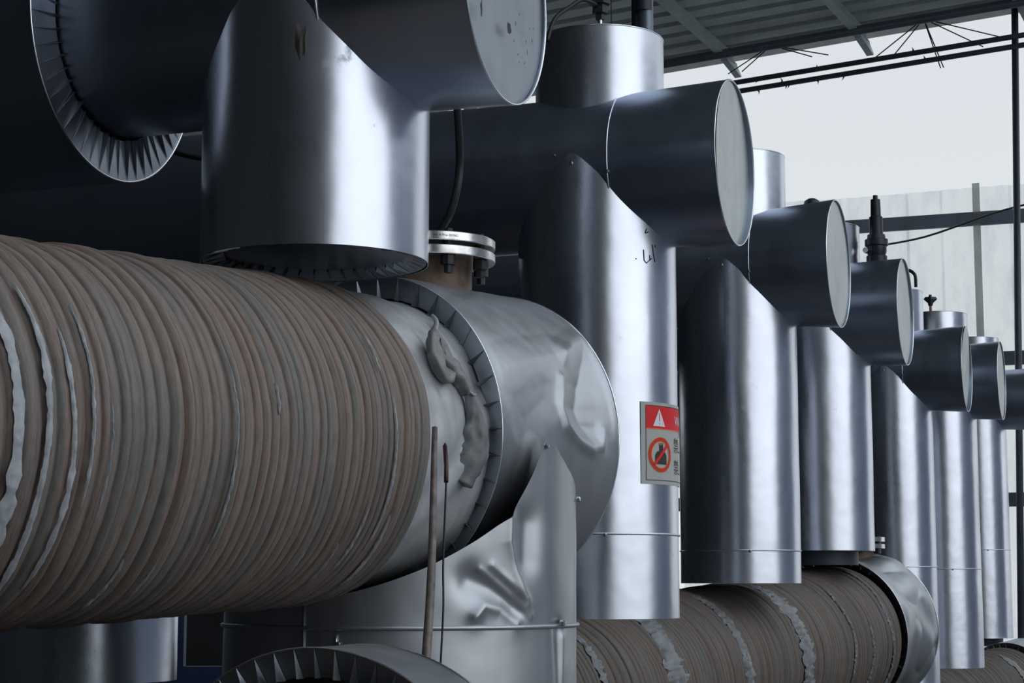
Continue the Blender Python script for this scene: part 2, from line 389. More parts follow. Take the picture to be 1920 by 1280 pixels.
# ------------------------------------------------------------------ capped pipe units in the row
UD = (math.cos(R(20.5)), -math.sin(R(20.5))); UW = (-math.sin(R(20.5)), -math.cos(R(20.5)))
UR = 0.26
def unit(idx, x, y, z, bot, stub_top, s_cap, r_cap, ringz, label, tilt, left=-4.0, stub_r=0.215, hr=0.252):
    fr = Frame(x, y, z, UD, UW)
    root = empty('capped_pipe_unit', (x, y, EYE + bot), label, 'insulated pipe', 'capped pipe units in the row')
    sd = idx * 3.7
    def vert(a, b):
        ang = 2 * math.pi * a; rr = UR * (1 + 0.004 * n3(math.cos(ang) * 2.5, math.sin(ang) * 2.5, sd))
        u = math.sin(ang) * rr; wv = math.cos(ang) * rr
        top = 0.03 - 1.0 * math.sqrt(u * u + 0.0002) * (1 + 0.0 * u)
        zz = (bot - z) + (top - (bot - z)) * b
        rr2 = 1 + 0.006 * n3(a * 9, zz * 3 + sd, sd)
        return fr.p(u * rr2, wv * rr2, zz)
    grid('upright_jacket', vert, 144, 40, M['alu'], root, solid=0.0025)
    def hor(a, b):
        ang = 2 * math.pi * a; s = left + (s_cap - left) * b
        rr = hr + (r_cap - hr) * max(0, (s - 0.12) / (s_cap - 0.12)) + 0.0025 * n3(math.cos(ang) * 3, math.sin(ang) * 3, s * 1.5 + sd)
        return fr.p(s, math.cos(ang) * rr, math.sin(ang) * rr)
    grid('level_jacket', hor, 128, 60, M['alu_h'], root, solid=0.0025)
    # end disc: shallow plate set in the rim, a little skewed
    tl = tilt
    def disc(a, b):
        ang = 2 * math.pi * a; rr = (r_cap * 0.992) * b
        return fr.p(s_cap - 0.006 + tl[0] * math.cos(ang) * rr + tl[1] * math.sin(ang) * rr + 0.010 * (n3(math.cos(ang) * b * 1.6 + sd, math.sin(ang) * b * 1.6, sd)) * (1 - b * b), math.cos(ang) * rr, math.sin(ang) * rr)
    grid('end_disc', disc, 72, 12, M['cap_shaded'] if idx == 1 else M['cap'], root)
    pts = [fr.p(s_cap + 0.001, math.cos(2 * math.pi * i / 96) * r_cap * 0.998, math.sin(2 * math.pi * i / 96) * r_cap * 0.998) for i in range(96)]
    tube('disc_rim', pts, 0.0028, M['rim'], root, 6, closed=True)
    # joint bead round the level jacket
    ring('joint_bead', fr, 0.115, hr + 0.002, 0.0035, M['alu'], root)
    screw(fr.p(0.118, 0.254 * math.cos(R(-12)), 0.254 * math.sin(R(-12))), fr.w, root)
    screw(fr.p(0.0, 0.262, -0.02), fr.w, root)
    screw(fr.p(-0.06, 0.256, 0.012), fr.w, root, 0.004)
    if ringz is not None:
        hring('lower_bead', fr, ringz - z, UR + 0.002, 0.0038, M['alu'], root)
        screw(fr.p(0.10, 0.243, ringz - z - 0.004), fr.w, root, 0.006)
    # short upright stub on top, slightly behind the pipe axis
    off = -0.04
    def st(a, b):
        ang = 2 * math.pi * a; u = math.sin(ang) * stub_r; wv = math.cos(ang) * stub_r + off
        lo = math.sqrt(max(0.0, hr * hr - wv * wv)) - 0.004
        rr = 1 + 0.004 * n3(math.cos(ang) * 2.5, math.sin(ang) * 2.5, sd + 9)
        return fr.p(u * rr, wv * rr, lo + (stub_top - z - lo) * b)
    grid('top_stub', st, 112, 16, M['alu'], root, solid=0.0025)
    pts = [fr.p(math.sin(2 * math.pi * i / 80) * stub_r, math.cos(2 * math.pi * i / 80) * stub_r + off, stub_top - z) for i in range(80)]
    tube('stub_rim', pts, 0.003, M['rim'], root, 6, closed=True)
    def lid(a, b):
        ang = 2 * math.pi * a; return fr.p(math.sin(ang) * stub_r * b * 0.99, math.cos(ang) * stub_r * b * 0.99 + off, stub_top - z - 0.012)
    grid('stub_lid', lid, 48, 2, M['cap'], root)
    collar('bottom_collar', fr, bot - z + 0.002, UR * 0.985, UR * 0.80, 40, M['fold'], root, inward=0.02, raise_=0.010, side=-1, vertical=True, seed=idx)
    def plate(a, b):
        ang = 2 * math.pi * a; return fr.p(math.sin(ang) * UR * 0.81 * b, math.cos(ang) * UR * 0.81 * b, bot - z + 0.021)
    grid('bottom_plate', plate, 48, 2, M['fold'], root)
    if idx in (4, 7):
        lathe('neck', fr.p(-0.02, -0.06, bot - z + 0.022), (0, 0, -1), [(0.19, 0.0), (0.19, 0.09)], M['darksteel'], root)
    return fr, root
U = {}
spec = [
 (1, -0.453, 4.23, 1.334, 0.732, 1.85, 0.470, 0.262, None, 'nearest aluminium capped pipe cross, its scratched end disc at the top edge', (0.0, 0.0), -0.60),
 (2, 0.282, 6.108, 1.362, -0.104, 1.822, 0.472, 0.269, 0.160, 'aluminium capped pipe cross carrying the red warning sticker on its upright', (0.045, 0.01), -4.2),
 (3, 1.0, 8.221, 1.396, 0.009, 1.908, 0.458, 0.279, 0.148, 'aluminium capped pipe cross just right of the one with the red sticker', (0.0, 0.0), -4.2),
 (4, 1.528, 9.28, 1.340, 0.167, 1.788, 0.442, 0.264, None, 'aluminium capped pipe cross with the black valve standing above its level pipe', (0.02, 0.0), -4.0),
 (5, 2.455, 12.045, 1.375, -0.70, 1.896, 0.486, 0.275, 0.116, 'aluminium capped pipe cross with the creased disc, second beyond the black valve', (0.03, 0.05), -4.0),
 (6, 2.975, 12.992, 1.405, -0.555, 1.886, 0.438, 0.271, 0.111, 'aluminium capped pipe cross with the small rusty rod on its top stub', (0.0, 0.0), -4.0),
 (7, 4.049, 16.27, 1.60, -0.446, 2.144, 0.47, 0.264, 0.302, 'farthest aluminium capped pipe cross, cut off by the right edge of the picture', (0.0, 0.0), -4.0)]
for s in spec:
    U[s[0]] = unit(s[0], s[1], s[2], s[3], s[4], s[5], s[6], s[7], s[8], s[9], s[10], left=s[11])
fr1, root1 = U[1]; fr2, root2 = U[2]
# oversize jacket at the left end of the nearest unit with folded tabs
def big(a, b):
    ang = 2 * math.pi * a; return fr1.p(-0.545 - 1.2 * b, math.cos(ang) * 0.36, math.sin(ang) * 0.36)
grid('wide_jacket', big, 128, 6, M['alu_h'], root1, solid=0.003)
collar('tab_collar', fr1, -0.545, 0.36, 0.262, 54, M['fold'], root1, inward=0.0, raise_=0.012, side=1, seed=5)
ring('collar_rim', fr1, -0.545, 0.36, 0.003, M['rim'], root1)

# ------------------------------------------------------------------ the tee with the dented jacket
TD = (0.545, 0.839); TW = (0.839, -0.545)
def seg_dist(p, poly):
    best = 9
    for a, b in zip(poly, poly[1:]):
        ax, ay = a; bx, by = b; dx, dy = bx - ax, by - ay; L = dx * dx + dy * dy
        t = max(0, min(1, ((p[0] - ax) * dx + (p[1] - ay) * dy) / L)) if L else 0
        best = min(best, math.hypot(p[0] - ax - t * dx, p[1] - ay - t * dy))
    return best
def tee_dent(s, th):
    """s along the jacket (m), th degrees from the yard side, up positive"""
    a = th * math.pi / 180 * 0.39; p = (s, a); k = 0.39 * math.pi / 180
    tent = lambda q: max(0.0, 1 - q)
    d = 0.0
    if -8 < th < 42 and s > 0.2:
        s1 = lerp_tab([(-8, .40), (0, .31), (5, .28), (10, .27), (20, .30), (31, .366), (42, .50)], th)
        s2 = lerp_tab([(-8, .44), (0, .405), (5, .385), (10, .38), (20, .42), (31, .475), (42, .525)], th)
        A = lerp_tab([(-8, 0), (-2, .010), (3, .026), (10, .036), (20, .034), (31, .018), (42, 0)], th)
        if s1 < s <= s2: d -= A * (s - s1) / (s2 - s1)
        elif s > s2: d -= A * max(0, (0.54 - s) / (0.54 - s2)) ** 0.8
    d += 0.010 * math.exp(-(seg_dist(p, [(0.300, 20 * k), (0.270, 10 * k), (0.285, 3 * k), (0.34, -2.5 * k), (0.41, -5 * k), (0.46, -4 * k), (0.475, 2 * k)]) / 0.016) ** 2)
    d += 0.009 * tent(seg_dist(p, [(0.366, 31 * k), (0.53, 41 * k)]) / 0.05)
    d += 0.007 * tent(seg_dist(p, [(0.06, 22 * k), (0.20, 27 * k), (0.366, 31 * k)]) / 0.07)
    d -= 0.005 * tent(seg_dist(p, [(0.10, 4 * k), (0.20, 12 * k)]) / 0.07)
    d += 0.006 * tent(seg_dist(p, [(0.12, -8 * k), (0.11, -24 * k)]) / 0.05)
    d += 0.0022 * n3(s * 6, a * 6) + 0.0006 * n3(s * 25, a * 25)
    return d
def tee(name_label, x, y, z, seed, slope=0.03, Rt=0.39, near=0.0, far=0.54, rope_r=0.375, dents=tee_dent, vert=True, n_tabs=38, r_in=0.335):
    fr = Frame(x, y, z, TD, TW, slope)
    root = empty('pipe_tee_jacket', (x, y, EYE + z), name_label, 'insulated pipe', 'jackets on the rope wrapped pipes')
    def body(a, b):
        th = 360 * a; th = th - 360 if th > 180 else th; s = near + (far - near) * b
        rr = Rt + dents(s, th) * min(1, (far - s) / 0.03 + 0.25) * min(1, (s - near) / 0.03 + 0.1)
        return fr.p(s, math.cos(R(th)) * rr, math.sin(R(th)) * rr)
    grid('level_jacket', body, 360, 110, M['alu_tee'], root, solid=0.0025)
    def end(a, b):
        th = 360 * a; rr = Rt * b; return fr.p(far - 0.012 * (1 - b), math.cos(R(th)) * rr, math.sin(R(th)) * rr)
    grid('end_disc', end, 90, 6, M['alu_tee'], root)
    ring('end_rim', fr, far, Rt + 0.001, 0.003, M['rim'], root)
    collar('tab_collar', fr, near, Rt, r_in + 0.004, n_tabs, M['fold'], root, inward=0.016, raise_=0.016, side=-1, seed=seed)
    ring('collar_rim', fr, near, Rt, 0.002, M['rim'], root)
    return fr, root
frT, rootT = tee('big dented aluminium pipe tee at the end of the nearest rope wrapped pipe', -0.349, 4.52, 0.36, 11, r_in=0.332)
# the upright leg of the tee
VX, VY = -0.273, 4.638; VR = 0.43
frV = Frame(VX, VY, 0.36, TD, TW)
topL = [(0, 0.0), (0.06, -0.10), (0.13, -0.20), (0.17, -0.225), (0.22, -0.26), (0.31, -0.32), (0.40, -0.375), (0.43, -0.385)]
topR = [(0, 0.0), (0.05, -0.05), (0.10, -0.08), (0.195, -0.115), (0.30, -0.20), (0.43, -0.30)]
def leg_dent(ang, z):
    """ang degrees from the yard side towards d; z rel eye"""
    k = VR * math.pi / 180; p = (ang * k, z)
    d = 0.0
    def ln(amp, wd, pts, sharp=False):
        q = seg_dist(p, [(a * k, b) for a, b in pts]) / wd
        return amp * (math.exp(0.35 - math.sqrt(q * q + 0.1225)) if sharp else math.exp(-q * q))
    d += ln(0.013, 0.016, [(-18.6, 0.155), (-18.8, 0.10), (-16, 0.03), (-12, -0.04)], True)
    d -= ln(0.014, 0.040, [(-11, 0.14), (-12, 0.06)])
    d += ln(0.013, 0.014, [(-31, -0.07), (-28, -0.045), (-22, -0.055), (-16, -0.085)], True)
    d -= ln(0.018, 0.035, [(-32, 0.01), (-25, -0.01), (-17, -0.05)])
    d += ln(0.006, 0.007, [(-29, 0.035), (-22, 0.0), (-14, -0.045), (-10, -0.07)], True)
    d += ln(0.005, 0.006, [(-25, 0.045), (-18, 0.005), (-12, -0.03)], True)
    d -= ln(0.008, 0.02, [(5, -0.10), (6, -0.25)])
    d += ln(0.007, 0.01, [(8, -0.12), (7, -0.3)], True)
    d += 0.0025 * n3(p[0] * 7, z * 7, 3)
    return d
def leg(a, b):
    ang = 360 * a; ang = ang - 360 if ang > 180 else ang
    u = math.sin(R(ang)) * VR
    top = (lerp_tab(topL, -u) if u < 0 else lerp_tab(topR, u)) + 0.0
    lo = -0.36 - EYE + 0.02
    b2 = b ** 0.35
    zz = lo + (top - lo) * b2
    rr = VR + leg_dent(ang, zz + 0.36)
    return frV.p(math.sin(R(ang)) * rr, math.cos(R(ang)) * rr, zz)
lg = grid('upright_jacket', leg, 640, 200, M['alu_tee'], rootT, solid=0.0025)
hring('lower_bead', frV, -0.455, VR + 0.004, 0.0055, M['alu_tee'], rootT, warp=lambda a, z: leg_dent(math.degrees(a) if a < math.pi else math.degrees(a) - 360, z + 0.36))
screw(frV.p(-0.017, 0.432, -0.035), frV.w, rootT, 0.007)
screw(frV.p(0.05, 0.433, -0.448), frV.w, rootT, 0.008)
screw(frV.p(0.20, 0.388, -0.15), (0.95, -0.3, 0), rootT, 0.007)
# lap seam with its screw on the dark side of the leg
a = R(-72); q = lambda ang, zz, o=0.002: frV.p(math.sin(R(ang)) * (VR + o), math.cos(R(ang)) * (VR + o), zz)
tube('lap_seam', [q(-84, -0.37), q(-84, -1.0)], 0.004, M['alu_tee'], rootT, 6)
tube('seam_clip', [q(-73, -0.47, 0.004), q(-73, -0.515, 0.004)], 0.003, M['rim'], rootT, 6)
screw(q(-72.4, -0.49, 0.004), q(-72.4, 0, 1) - q(-72.4, 0, 0), rootT, 0.006)

# ------------------------------------------------------------------ rope wrapped pipes
def rope_pipe(label, x, y, z, slope, Rr, s0, s1, seed, mat, w0, w1, cat='rope wrapped pipe', amp=0.016, nseg=240):
    """rope turns between s0 and s1 along d; w0, w1 turn widths at the two ends"""
    rnd = random.Random(seed); fr = Frame(x, y, z, TD, TW, slope)
    root = empty('rope_wrapped_pipe', (x, y, EYE + z), label, 'insulated pipe', 'rope wrapped pipes')
    prof = []; s = s0
    while s < s1:
        f = (s - s0) / (s1 - s0); wd = (w0 + (w1 - w0) * f) * (0.6 + 0.75 * rnd.random()); lift = (rnd.random() - 0.5) * 0.008; am = min(amp, wd * 0.48)
        for t in (0.0, 0.05, 0.16, 0.33, 0.5, 0.67, 0.84, 0.95): prof.append((s + wd * t, Rr - am + lift * math.sin(math.pi * t) + am * math.sqrt(max(0, 1 - (2 * t - 1) ** 2)) * 1.0))
        s += wd
    prof.append((s, Rr - 0.006)); prof.append((s + 0.004, Rr - 0.03)); prof.append((s + 0.004, 0.30))
    V = []; n = len(prof)
    me = bpy.data.meshes.new('rope_turns'); F = []; uvs = []
    for j, (s, r) in enumerate(prof):
        for i in range(nseg):
            a = 2 * math.pi * i / nseg + math.pi
            wob = 0.008 * n3(math.cos(a) * 1.6, math.sin(a) * 1.6, s * 2.2 + seed) + 0.0012 * n3(math.cos(a) * 7, math.sin(a) * 7, s * 14)
            rr = r + 0.006 * n3(math.cos(a) * 1.3 + 5, math.sin(a) * 1.3, s * 2) + 0.0007 * n3(a * 14, s * 40, seed)
            V.append(tuple(fr.p(s + wob, math.cos(a) * rr, math.sin(a) * rr)))
    for j in range(n - 1):
        for i in range(nseg):
            i2 = (i + 1) % nseg; F.append((j * nseg + i, j * nseg + i2, (j + 1) * nseg + i2, (j + 1) * nseg + i))
            for (ii, jj) in ((i, j), (i + 1, j), (i + 1, j + 1), (i, j + 1)): uvs.append((ii / nseg, prof[jj][0]))
    me.from_pydata(V, [], F); l = me.uv_layers.new(name='UVMap')
    fl = [c for uv in uvs for c in uv]; l.data.foreach_set('uv', fl); me.update()
    link('rope_turns', me, mat, root)
    return fr, root
def strip(fr, parent, s, a0, a1, wd, Rr, mat, name='plastic_strip', lift=0.004, sway=0.01, seed=0, n=70, rough=0.003):
    """ragged film squeezed out between two turns"""
    rnd = random.Random(seed)
    def f(a, b):
        an = a0 + (a1 - a0) * b
        tp = min(1, 6 * b, 6 * (1 - b)) ** 0.5
        ww = wd * tp * (0.55 + 0.9 * abs(n3(an * 0.11, seed)) + 0.10 * n3(an * 0.4, seed + 4))
        ss = s + sway * n3(an * 0.02, seed + 8) + (a - 0.5) * ww
        rr = Rr + lift * math.sin(math.pi * a) + rough * n3(an * 0.5, a * 3, seed) * tp - 0.004 * (1 - tp)
        return fr.p(ss, math.cos(R(an)) * rr, math.sin(R(an)) * rr)
    return grid(name, f, 6, n, mat, parent, closed=False)
frR, rootR = rope_pipe('large horizontal pipe wound with brown rope filling the left half, going into the dented tee', -0.349, 4.52, 0.345, 0.05, 0.375, -2.6, -0.262, 3, M['rope'], 0.046, 0.0185)
S = [(-0.905, -36, 22, 0.008, 1), (-0.396, -42, 12, 0.012, 2), (-1.325, -50, 26, 0.022, 3), (-1.382, -60, 40, 0.030, 4), (-1.28, -24, 34, 0.010, 5), (-1.45, -44, 34, 0.05, 6), (-1.235, -30, 6, 0.006, 7),
     (-0.455, -50, -22, 0.008, 8), (-0.50, -55, -38, 0.007, 9), (-0.36, -60, -28, 0.016, 10), (-0.60, -52, -40, 0.006, 11), (-1.12, -62, -40, 0.010, 12), (-0.78, 4, 14, 0.006, 13), (-0.42, 20, 34, 0.006, 14), (-1.03, -56, -42, 0.007, 15)]
for (s, a0, a1, wd, sd) in S: strip(frR, rootR, s, a0, a1, wd * 0.72, 0.3785, M['foil'], seed=sd)
# cloth sleeve between the rope and the tee
def cloth(a, b):
    th = 360 * a; th = th - 360 if th > 180 else th; s = -0.268 + 0.33 * b
    f = 0.343 + 0.010 * math.sin(math.pi * min(1, b * 1.4)) + 0.008 * n3(s * 16, th * 0.03, 2) + 0.004 * n3(s * 40, th * 0.05 + s * 20, 7)
    f += 0.010 * math.exp(-(((th + 10) - (s + 0.1) * 160) / 10) ** 2) - 0.010 * math.exp(-(((th + 2) - (s + 0.1) * 200) / 7) ** 2)
    f = min(f, 0.352) if b > 0.8 else f
    return frR.p(s, math.cos(R(th)) * f, math.sin(R(th)) * f)
grid('film_sleeve', cloth, 300, 70, mat_plain('pale_film', (0.48, 0.50, 0.52), 0.38, 0.15, 0.22, 10, 0.5, 0.006), rootR, solid=0.002)
P = lambda s, th, r=0.36: frR.p(s, math.cos(R(th)) * r, math.sin(R(th)) * r)
kn = empty('knotted_film', tuple(P(-0.16, 24, 0.36)), 'twisted knot of grey plastic film tied on the sleeve beside the tab collar', 'film knot')
pts = [P(-0.158, 28 + 5 * math.sin(t * 0.9), 0.372) + frR.d * (0.020 * math.cos(t * 0.9)) + (frR.up * 0.020 * math.sin(t * 0.9)) + frR.w * (0.004 * t * 0.3) for t in range(0, 10)]
M['knot'] = mat_plain('twisted_film', (0.22, 0.22, 0.22), 0.42, 0.0, 0.3, 30, 0.6, 0.004)
tube('loop', pts, 0.014, M['knot'], kn, 18, smooth_pts=6, wrinkle=0.35, radii=[0.012, 0.015, 0.016, 0.015, 0.016, 0.014, 0.012, 0.010, 0.008, 0.004])
tube('bundle', [P(-0.165, 33, 0.362), P(-0.135, 25, 0.372), P(-0.10, 19, 0.368), P(-0.085, 15, 0.366)], 0.02, M['knot'], kn, 18, smooth_pts=8, wrinkle=0.35, radii=[0.010, 0.022, 0.018, 0.012])
tube('tail', [P(-0.085, 15, 0.366), P(-0.075, 11, 0.364), P(-0.065, 4, 0.358), P(-0.07, -6, 0.352), P(-0.10, -18, 0.346)], 0.02, M['film'], kn, 18, smooth_pts=8, wrinkle=0.35, radii=[0.011, 0.013, 0.022, 0.034, 0.030])
tube('neck_tie', [P(-0.095, 15.5, 0.378), P(-0.086, 13.8, 0.381), P(-0.072, 14.2, 0.378)], 0.003, M['foil'], kn, 6, smooth_pts=3)
tube('shred', [P(-0.07, 44, 0.352), P(-0.055, 47, 0.368), P(-0.062, 50, 0.376)], 0.006, M['foil'], kn, 6, smooth_pts=6, wrinkle=0.35, radii=[0.010, 0.006, 0.003])

# flange on the tee
FC = Vector((-0.213, 4.735, EYE)); zf = EYE + 0.819
fl = empty('pipe_flange', (FC.x, FC.y, EYE + 0.72), 'round bolted steel flange pair on a rusty neck behind the nearest upright', 'flange')
lathe('neck', (FC.x, FC.y, EYE + 0.60), (0, 0, 1), [(0.110, 0.0), (0.110, 0.219), (0.08, 0.219)], M['rustneck'], fl)
lathe('lower_plate', (FC.x, FC.y, zf), (0, 0, 1), [(0.01, 0.0), (0.168, 0.0), (0.170, 0.002), (0.170, 0.021), (0.168, 0.023), (0.01, 0.023)], M['steel'], fl, 96)
lathe('gasket', (FC.x, FC.y, zf + 0.0232), (0, 0, 1), [(0.13, 0.0), (0.135, 0.0), (0.135, 0.0106), (0.13, 0.0106)], M['rubber'], fl, 64)
lathe('upper_plate', (FC.x, FC.y, zf + 0.034), (0, 0, 1), [(0.01, 0.0), (0.168, 0.0), (0.170, 0.002), (0.170, 0.021), (0.168, 0.023), (0.01, 0.023)], M['steel'], fl, 96)
for k in range(8):
    a = R(22 + 45 * k); q = Vector((FC.x + math.cos(a) * 0.143, FC.y + math.sin(a) * 0.143, 0))
    lathe('bolt', (q.x, q.y, zf - 0.045), (0, 0, 1), [(0.0001, 0), (0.0105, 0.0), (0.0105, 0.020), (0.019, 0.020), (0.019, 0.044), (0.012, 0.0445), (0.0105, 0.09), (0.0105, 0.112), (0.0001, 0.114)], M['blackbolt'], fl, 6 if k % 2 else 8)
def text_mesh(s, size, font=None):
    cu = bpy.data.curves.new('t', 'FONT'); cu.body = s; cu.size = size; cu.align_x = 'LEFT'; cu.resolution_u = 3
    ob = bpy.data.objects.new('t', cu); C.objects.link(ob); dg = bpy.context.evaluated_depsgraph_get()
    me = bpy.data.meshes.new_from_object(ob.evaluated_get(dg)); bpy.data.objects.remove(ob); return me
# stamped lettering, upside down as in the yard
me = text_mesh('DN200 PN6 B 304', 0.0084)
ang0 = math.atan2(-FC.y, -FC.x) + R(25)
for v in me.vertices:
    a = ang0 - (v.co.x) / 0.170 ; zz = zf + 0.034 + 0.0145 - v.co.y
    v.co = (FC.x + math.cos(a) * 0.1704, FC.y + math.sin(a) * 0.1704, zz)
link('stamped_lettering', me, M['ink'], fl, False)

# ------------------------------------------------------------------ warning sticker round the upright of unit 2
def cylpt(x, y, r, psi, z):       # psi degrees from UW towards UD
    return Vector((x + (UW[0] * math.cos(R(psi)) + UD[0] * math.sin(R(psi))) * r, y + (UW[1] * math.cos(R(psi)) + UD[1] * math.sin(R(psi))) * r, z + EYE))
SX, SY = 0.282, 6.108
ZT, ZB, P0 = 0.577, 0.317, 48.6; SWID = 0.40
def sp(x, y, lv):                 # sticker metres: x from its left edge, y down from its top
    return cylpt(SX, SY, 0.2635 + 0.00045 * lv, P0 + math.degrees(x / 0.26), ZT - y)
stk = empty('warning_sticker', tuple(cylpt(SX, SY, 0.264, P0, ZB)), 'grey and red no photography warning sticker stuck on an aluminium upright', 'sticker')
def sgrid(name, x0, x1, y0, y1, lv, mat, nx=24, ny=2):
    return grid(name, lambda a, b: sp(x0 + (x1 - x0) * a, y0 + (y1 - y0) * b, lv), nx, ny, mat, stk, closed=False)
def spoly(name, pts, lv, mat, sub=6):
    bm = bmesh.new(); vv = [bm.verts.new((x, y, 0)) for x, y in pts]; bm.faces.new(vv)
    bmesh.ops.triangulate(bm, faces=bm.faces[:])
    bmesh.ops.subdivide_edges(bm, edges=bm.edges[:], cuts=3, use_grid_fill=True)
    for v in bm.verts: v.co = sp(v.co.x, v.co.y, lv)
    me = bpy.data.meshes.new(name); bm.to_mesh(me); bm.free(); return link(name, me, mat, stk, False)
sgrid('sheet', 0, SWID, 0, 0.26, 0, M['s_grey'], 40)
fx0, fy0, fy1 = 0.018, 0.012, 0.248
sgrid('red_header', fx0, SWID - fx0, fy0, 0.083, 1, M['s_red'])
sgrid('orange_line', fx0, SWID - fx0, 0.083, 0.0855, 2, M['s_orange'])
for nm, a in (('left_border', (fx0, fx0 + 0.002, fy0, fy1)), ('right_border', (SWID - fx0, SWID - fx0 - 0.002, fy0, fy1)), ('lower_border', (fx0, SWID - fx0, fy1, fy1 - 0.002)), ('upper_border', (fx0, SWID - fx0, fy0 - 0.002, fy0))):
    sgrid(nm, *a, 3, M['s_line'])
spoly('white_triangle', [(0.048, 0.076), (0.105, 0.076), (0.0765, 0.020)], 3, M['s_white'])
spoly('exclamation_bar', [(0.0750, 0.034), (0.0785, 0.034), (0.0780, 0.060), (0.0755, 0.060)], 4, M['s_red'])
spoly('exclamation_dot', [(0.0752, 0.0655), (0.0782, 0.0655), (0.0782, 0.0695), (0.0752, 0.0695)], 4, M['s_red'])
cx, cy = 0.083, 0.166
def annulus(name, r0, r1, lv, mat):
    grid(name, lambda a, b: sp(cx + math.cos(2 * math.pi * a) * (r0 + (r1 - r0) * b), cy + math.sin(2 * math.pi * a) * (r0 + (r1 - r0) * b), lv), 48, 1, mat, stk)
annulus('orange_edge', 0.041, 0.0565, 2, M['s_orange']); annulus('prohibition_ring', 0.0435, 0.0550, 3, M['s_ring'])
cam_pts = [(-0.027, 0.030), (-0.027, 0.002), (-0.018, -0.010), (-0.008, -0.012), (-0.008, -0.028), (-0.010, -0.036), (0.012, -0.036), (0.010, -0.028), (0.010, -0.012), (0.020, -0.010), (0.028, 0.002), (0.028, 0.030)]
spoly('camera_pictogram', [(cx + x, cy + y) for x, y in cam_pts], 3, M['s_black'])
for r0, r1 in ((0.010, 0.012), (0.005, 0.0065)):
    grid('lens_ring', lambda a, b, r0=r0, r1=r1: sp(cx + 0.001 + math.cos(2 * math.pi * a) * (r0 + (r1 - r0) * b), cy + 0.012 + math.sin(2 * math.pi * a) * (r0 + (r1 - r0) * b), 4), 24, 1, M['s_line'], stk)
spoly('camera_top_stripe', [(cx - 0.009, cy - 0.033), (cx + 0.011, cy - 0.033), (cx + 0.011, cy - 0.031), (cx - 0.009, cy - 0.031)], 4, M['s_orange'])
k = 0.045 * 0.7071
spoly('prohibition_bar', [(cx - k - 0.004, cy + k - 0.003), (cx - k + 0.003, cy + k + 0.004), (cx + k + 0.004, cy - k + 0.003), (cx + k - 0.003, cy - k - 0.004)], 5, M['s_red'])
def stext(s, x, y, size, mat, name, sx=1.0):
    me = text_mesh(s, size)
    for v in me.vertices: v.co = sp(x + v.co.x * sx, y - v.co.y, 4)
    link(name, me, mat, stk, False)
stext('WARNING', 0.170, 0.066, 0.042, M['s_white'], 'header_lettering')
stext('禁止', 0.160, 0.150, 0.052, M['s_line'], 'upper_characters')
stext('禁止', 0.160, 0.220, 0.052, M['s_line'], 'lower_characters')

# marker scribble on the same upright, and scuffs, as thin ink strokes on the sheet
def ink(pxs, r=0.0016, name='marker_stroke', parent=None):
    return tube(name, [cylpt(SX, SY, 0.2625, p, z) for p, z in pxs], r, M['ink'], parent, 5, radii=None)
for st_ in ([(52.5, 1.065), (53.0, 1.03), (55.0, 1.022), (58.0, 1.034), (60.0, 1.04)], [(60.5, 1.085), (61.5, 1.055), (63.0, 1.03)], [(63.2, 1.085), (63.4, 1.078)], [(58.0, 1.050), (58.2, 1.032)], [(46.0, 1.034), (46.6, 1.032)], [(54, 1.12), (55.5, 1.135)], [(54.5, 1.12), (57, 1.125)]):
    ink(st_, name='marker_stroke', parent=root2)

# ------------------------------------------------------------------ second and third rope pipes with their tees in the row
def crumple(s, th):
    a = th * math.pi / 180 * 0.39
    d = 0.034 * n3(s * 5 + 3, a * 3.2, 4.2) + 0.026 * abs(n3(s * 6, a * 6, 1.2)) - 0.010
    return d * (0.2 + 0.8 * min(1, s / 0.12)) - 0.03 * math.exp(-((s - 0.3) / 0.08) ** 2 - ((th - 10) / 14) ** 2)
frT2, rootT2 = tee('crumpled aluminium pipe tee cover behind the fourth upright, low in the right of the picture', 1.64, 9.60, -0.25, 21, slope=0.07, far=0.43, dents=crumple, n_tabs=44, r_in=0.36)
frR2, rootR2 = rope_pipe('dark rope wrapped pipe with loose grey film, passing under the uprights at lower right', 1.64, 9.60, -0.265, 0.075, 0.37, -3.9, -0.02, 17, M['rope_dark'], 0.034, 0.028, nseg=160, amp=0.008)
for (s, a0, a1, wd, sd) in [(-1.15, -60, 75, 0.16, 31), (-1.75, -60, 80, 0.10, 32), (-2.35, -60, 80, 0.20, 33), (-0.62, -30, 60, 0.02, 34), (-0.40, -40, 20, 0.015, 35), (-2.9, -60, 60, 0.06, 36), (-3.4, -50, 70, 0.14, 37), (-0.14, -60, 85, 0.03, 38)]:
    strip(frR2, rootR2, s, a0, a1, wd, 0.371, M['film'], name='loose_film', lift=0.006, sway=0.05, seed=sd, n=120, rough=0.010)
fl2c = frT2.p(0.25, 0, 0)
fl2 = empty('pipe_flange', (fl2c.x, fl2c.y, EYE + 0.15), 'small bolted flange pair peeking out behind the fourth upright above the crumpled cover', 'flange')
lathe('neck', (fl2c.x, fl2c.y, EYE + 0.05), (0, 0, 1), [(0.110, 0.0), (0.110, 0.14)], M['rustneck'], fl2)
lathe('lower_plate', (fl2c.x, fl2c.y, EYE + 0.190), (0, 0, 1), [(0.01, 0.0), (0.17, 0.0), (0.17, 0.023), (0.01, 0.023)], M['steel'], fl2)
lathe('upper_plate', (fl2c.x, fl2c.y, EYE + 0.225), (0, 0, 1), [(0.01, 0.0), (0.17, 0.0), (0.17, 0.023), (0.01, 0.023)], M['steel'], fl2)
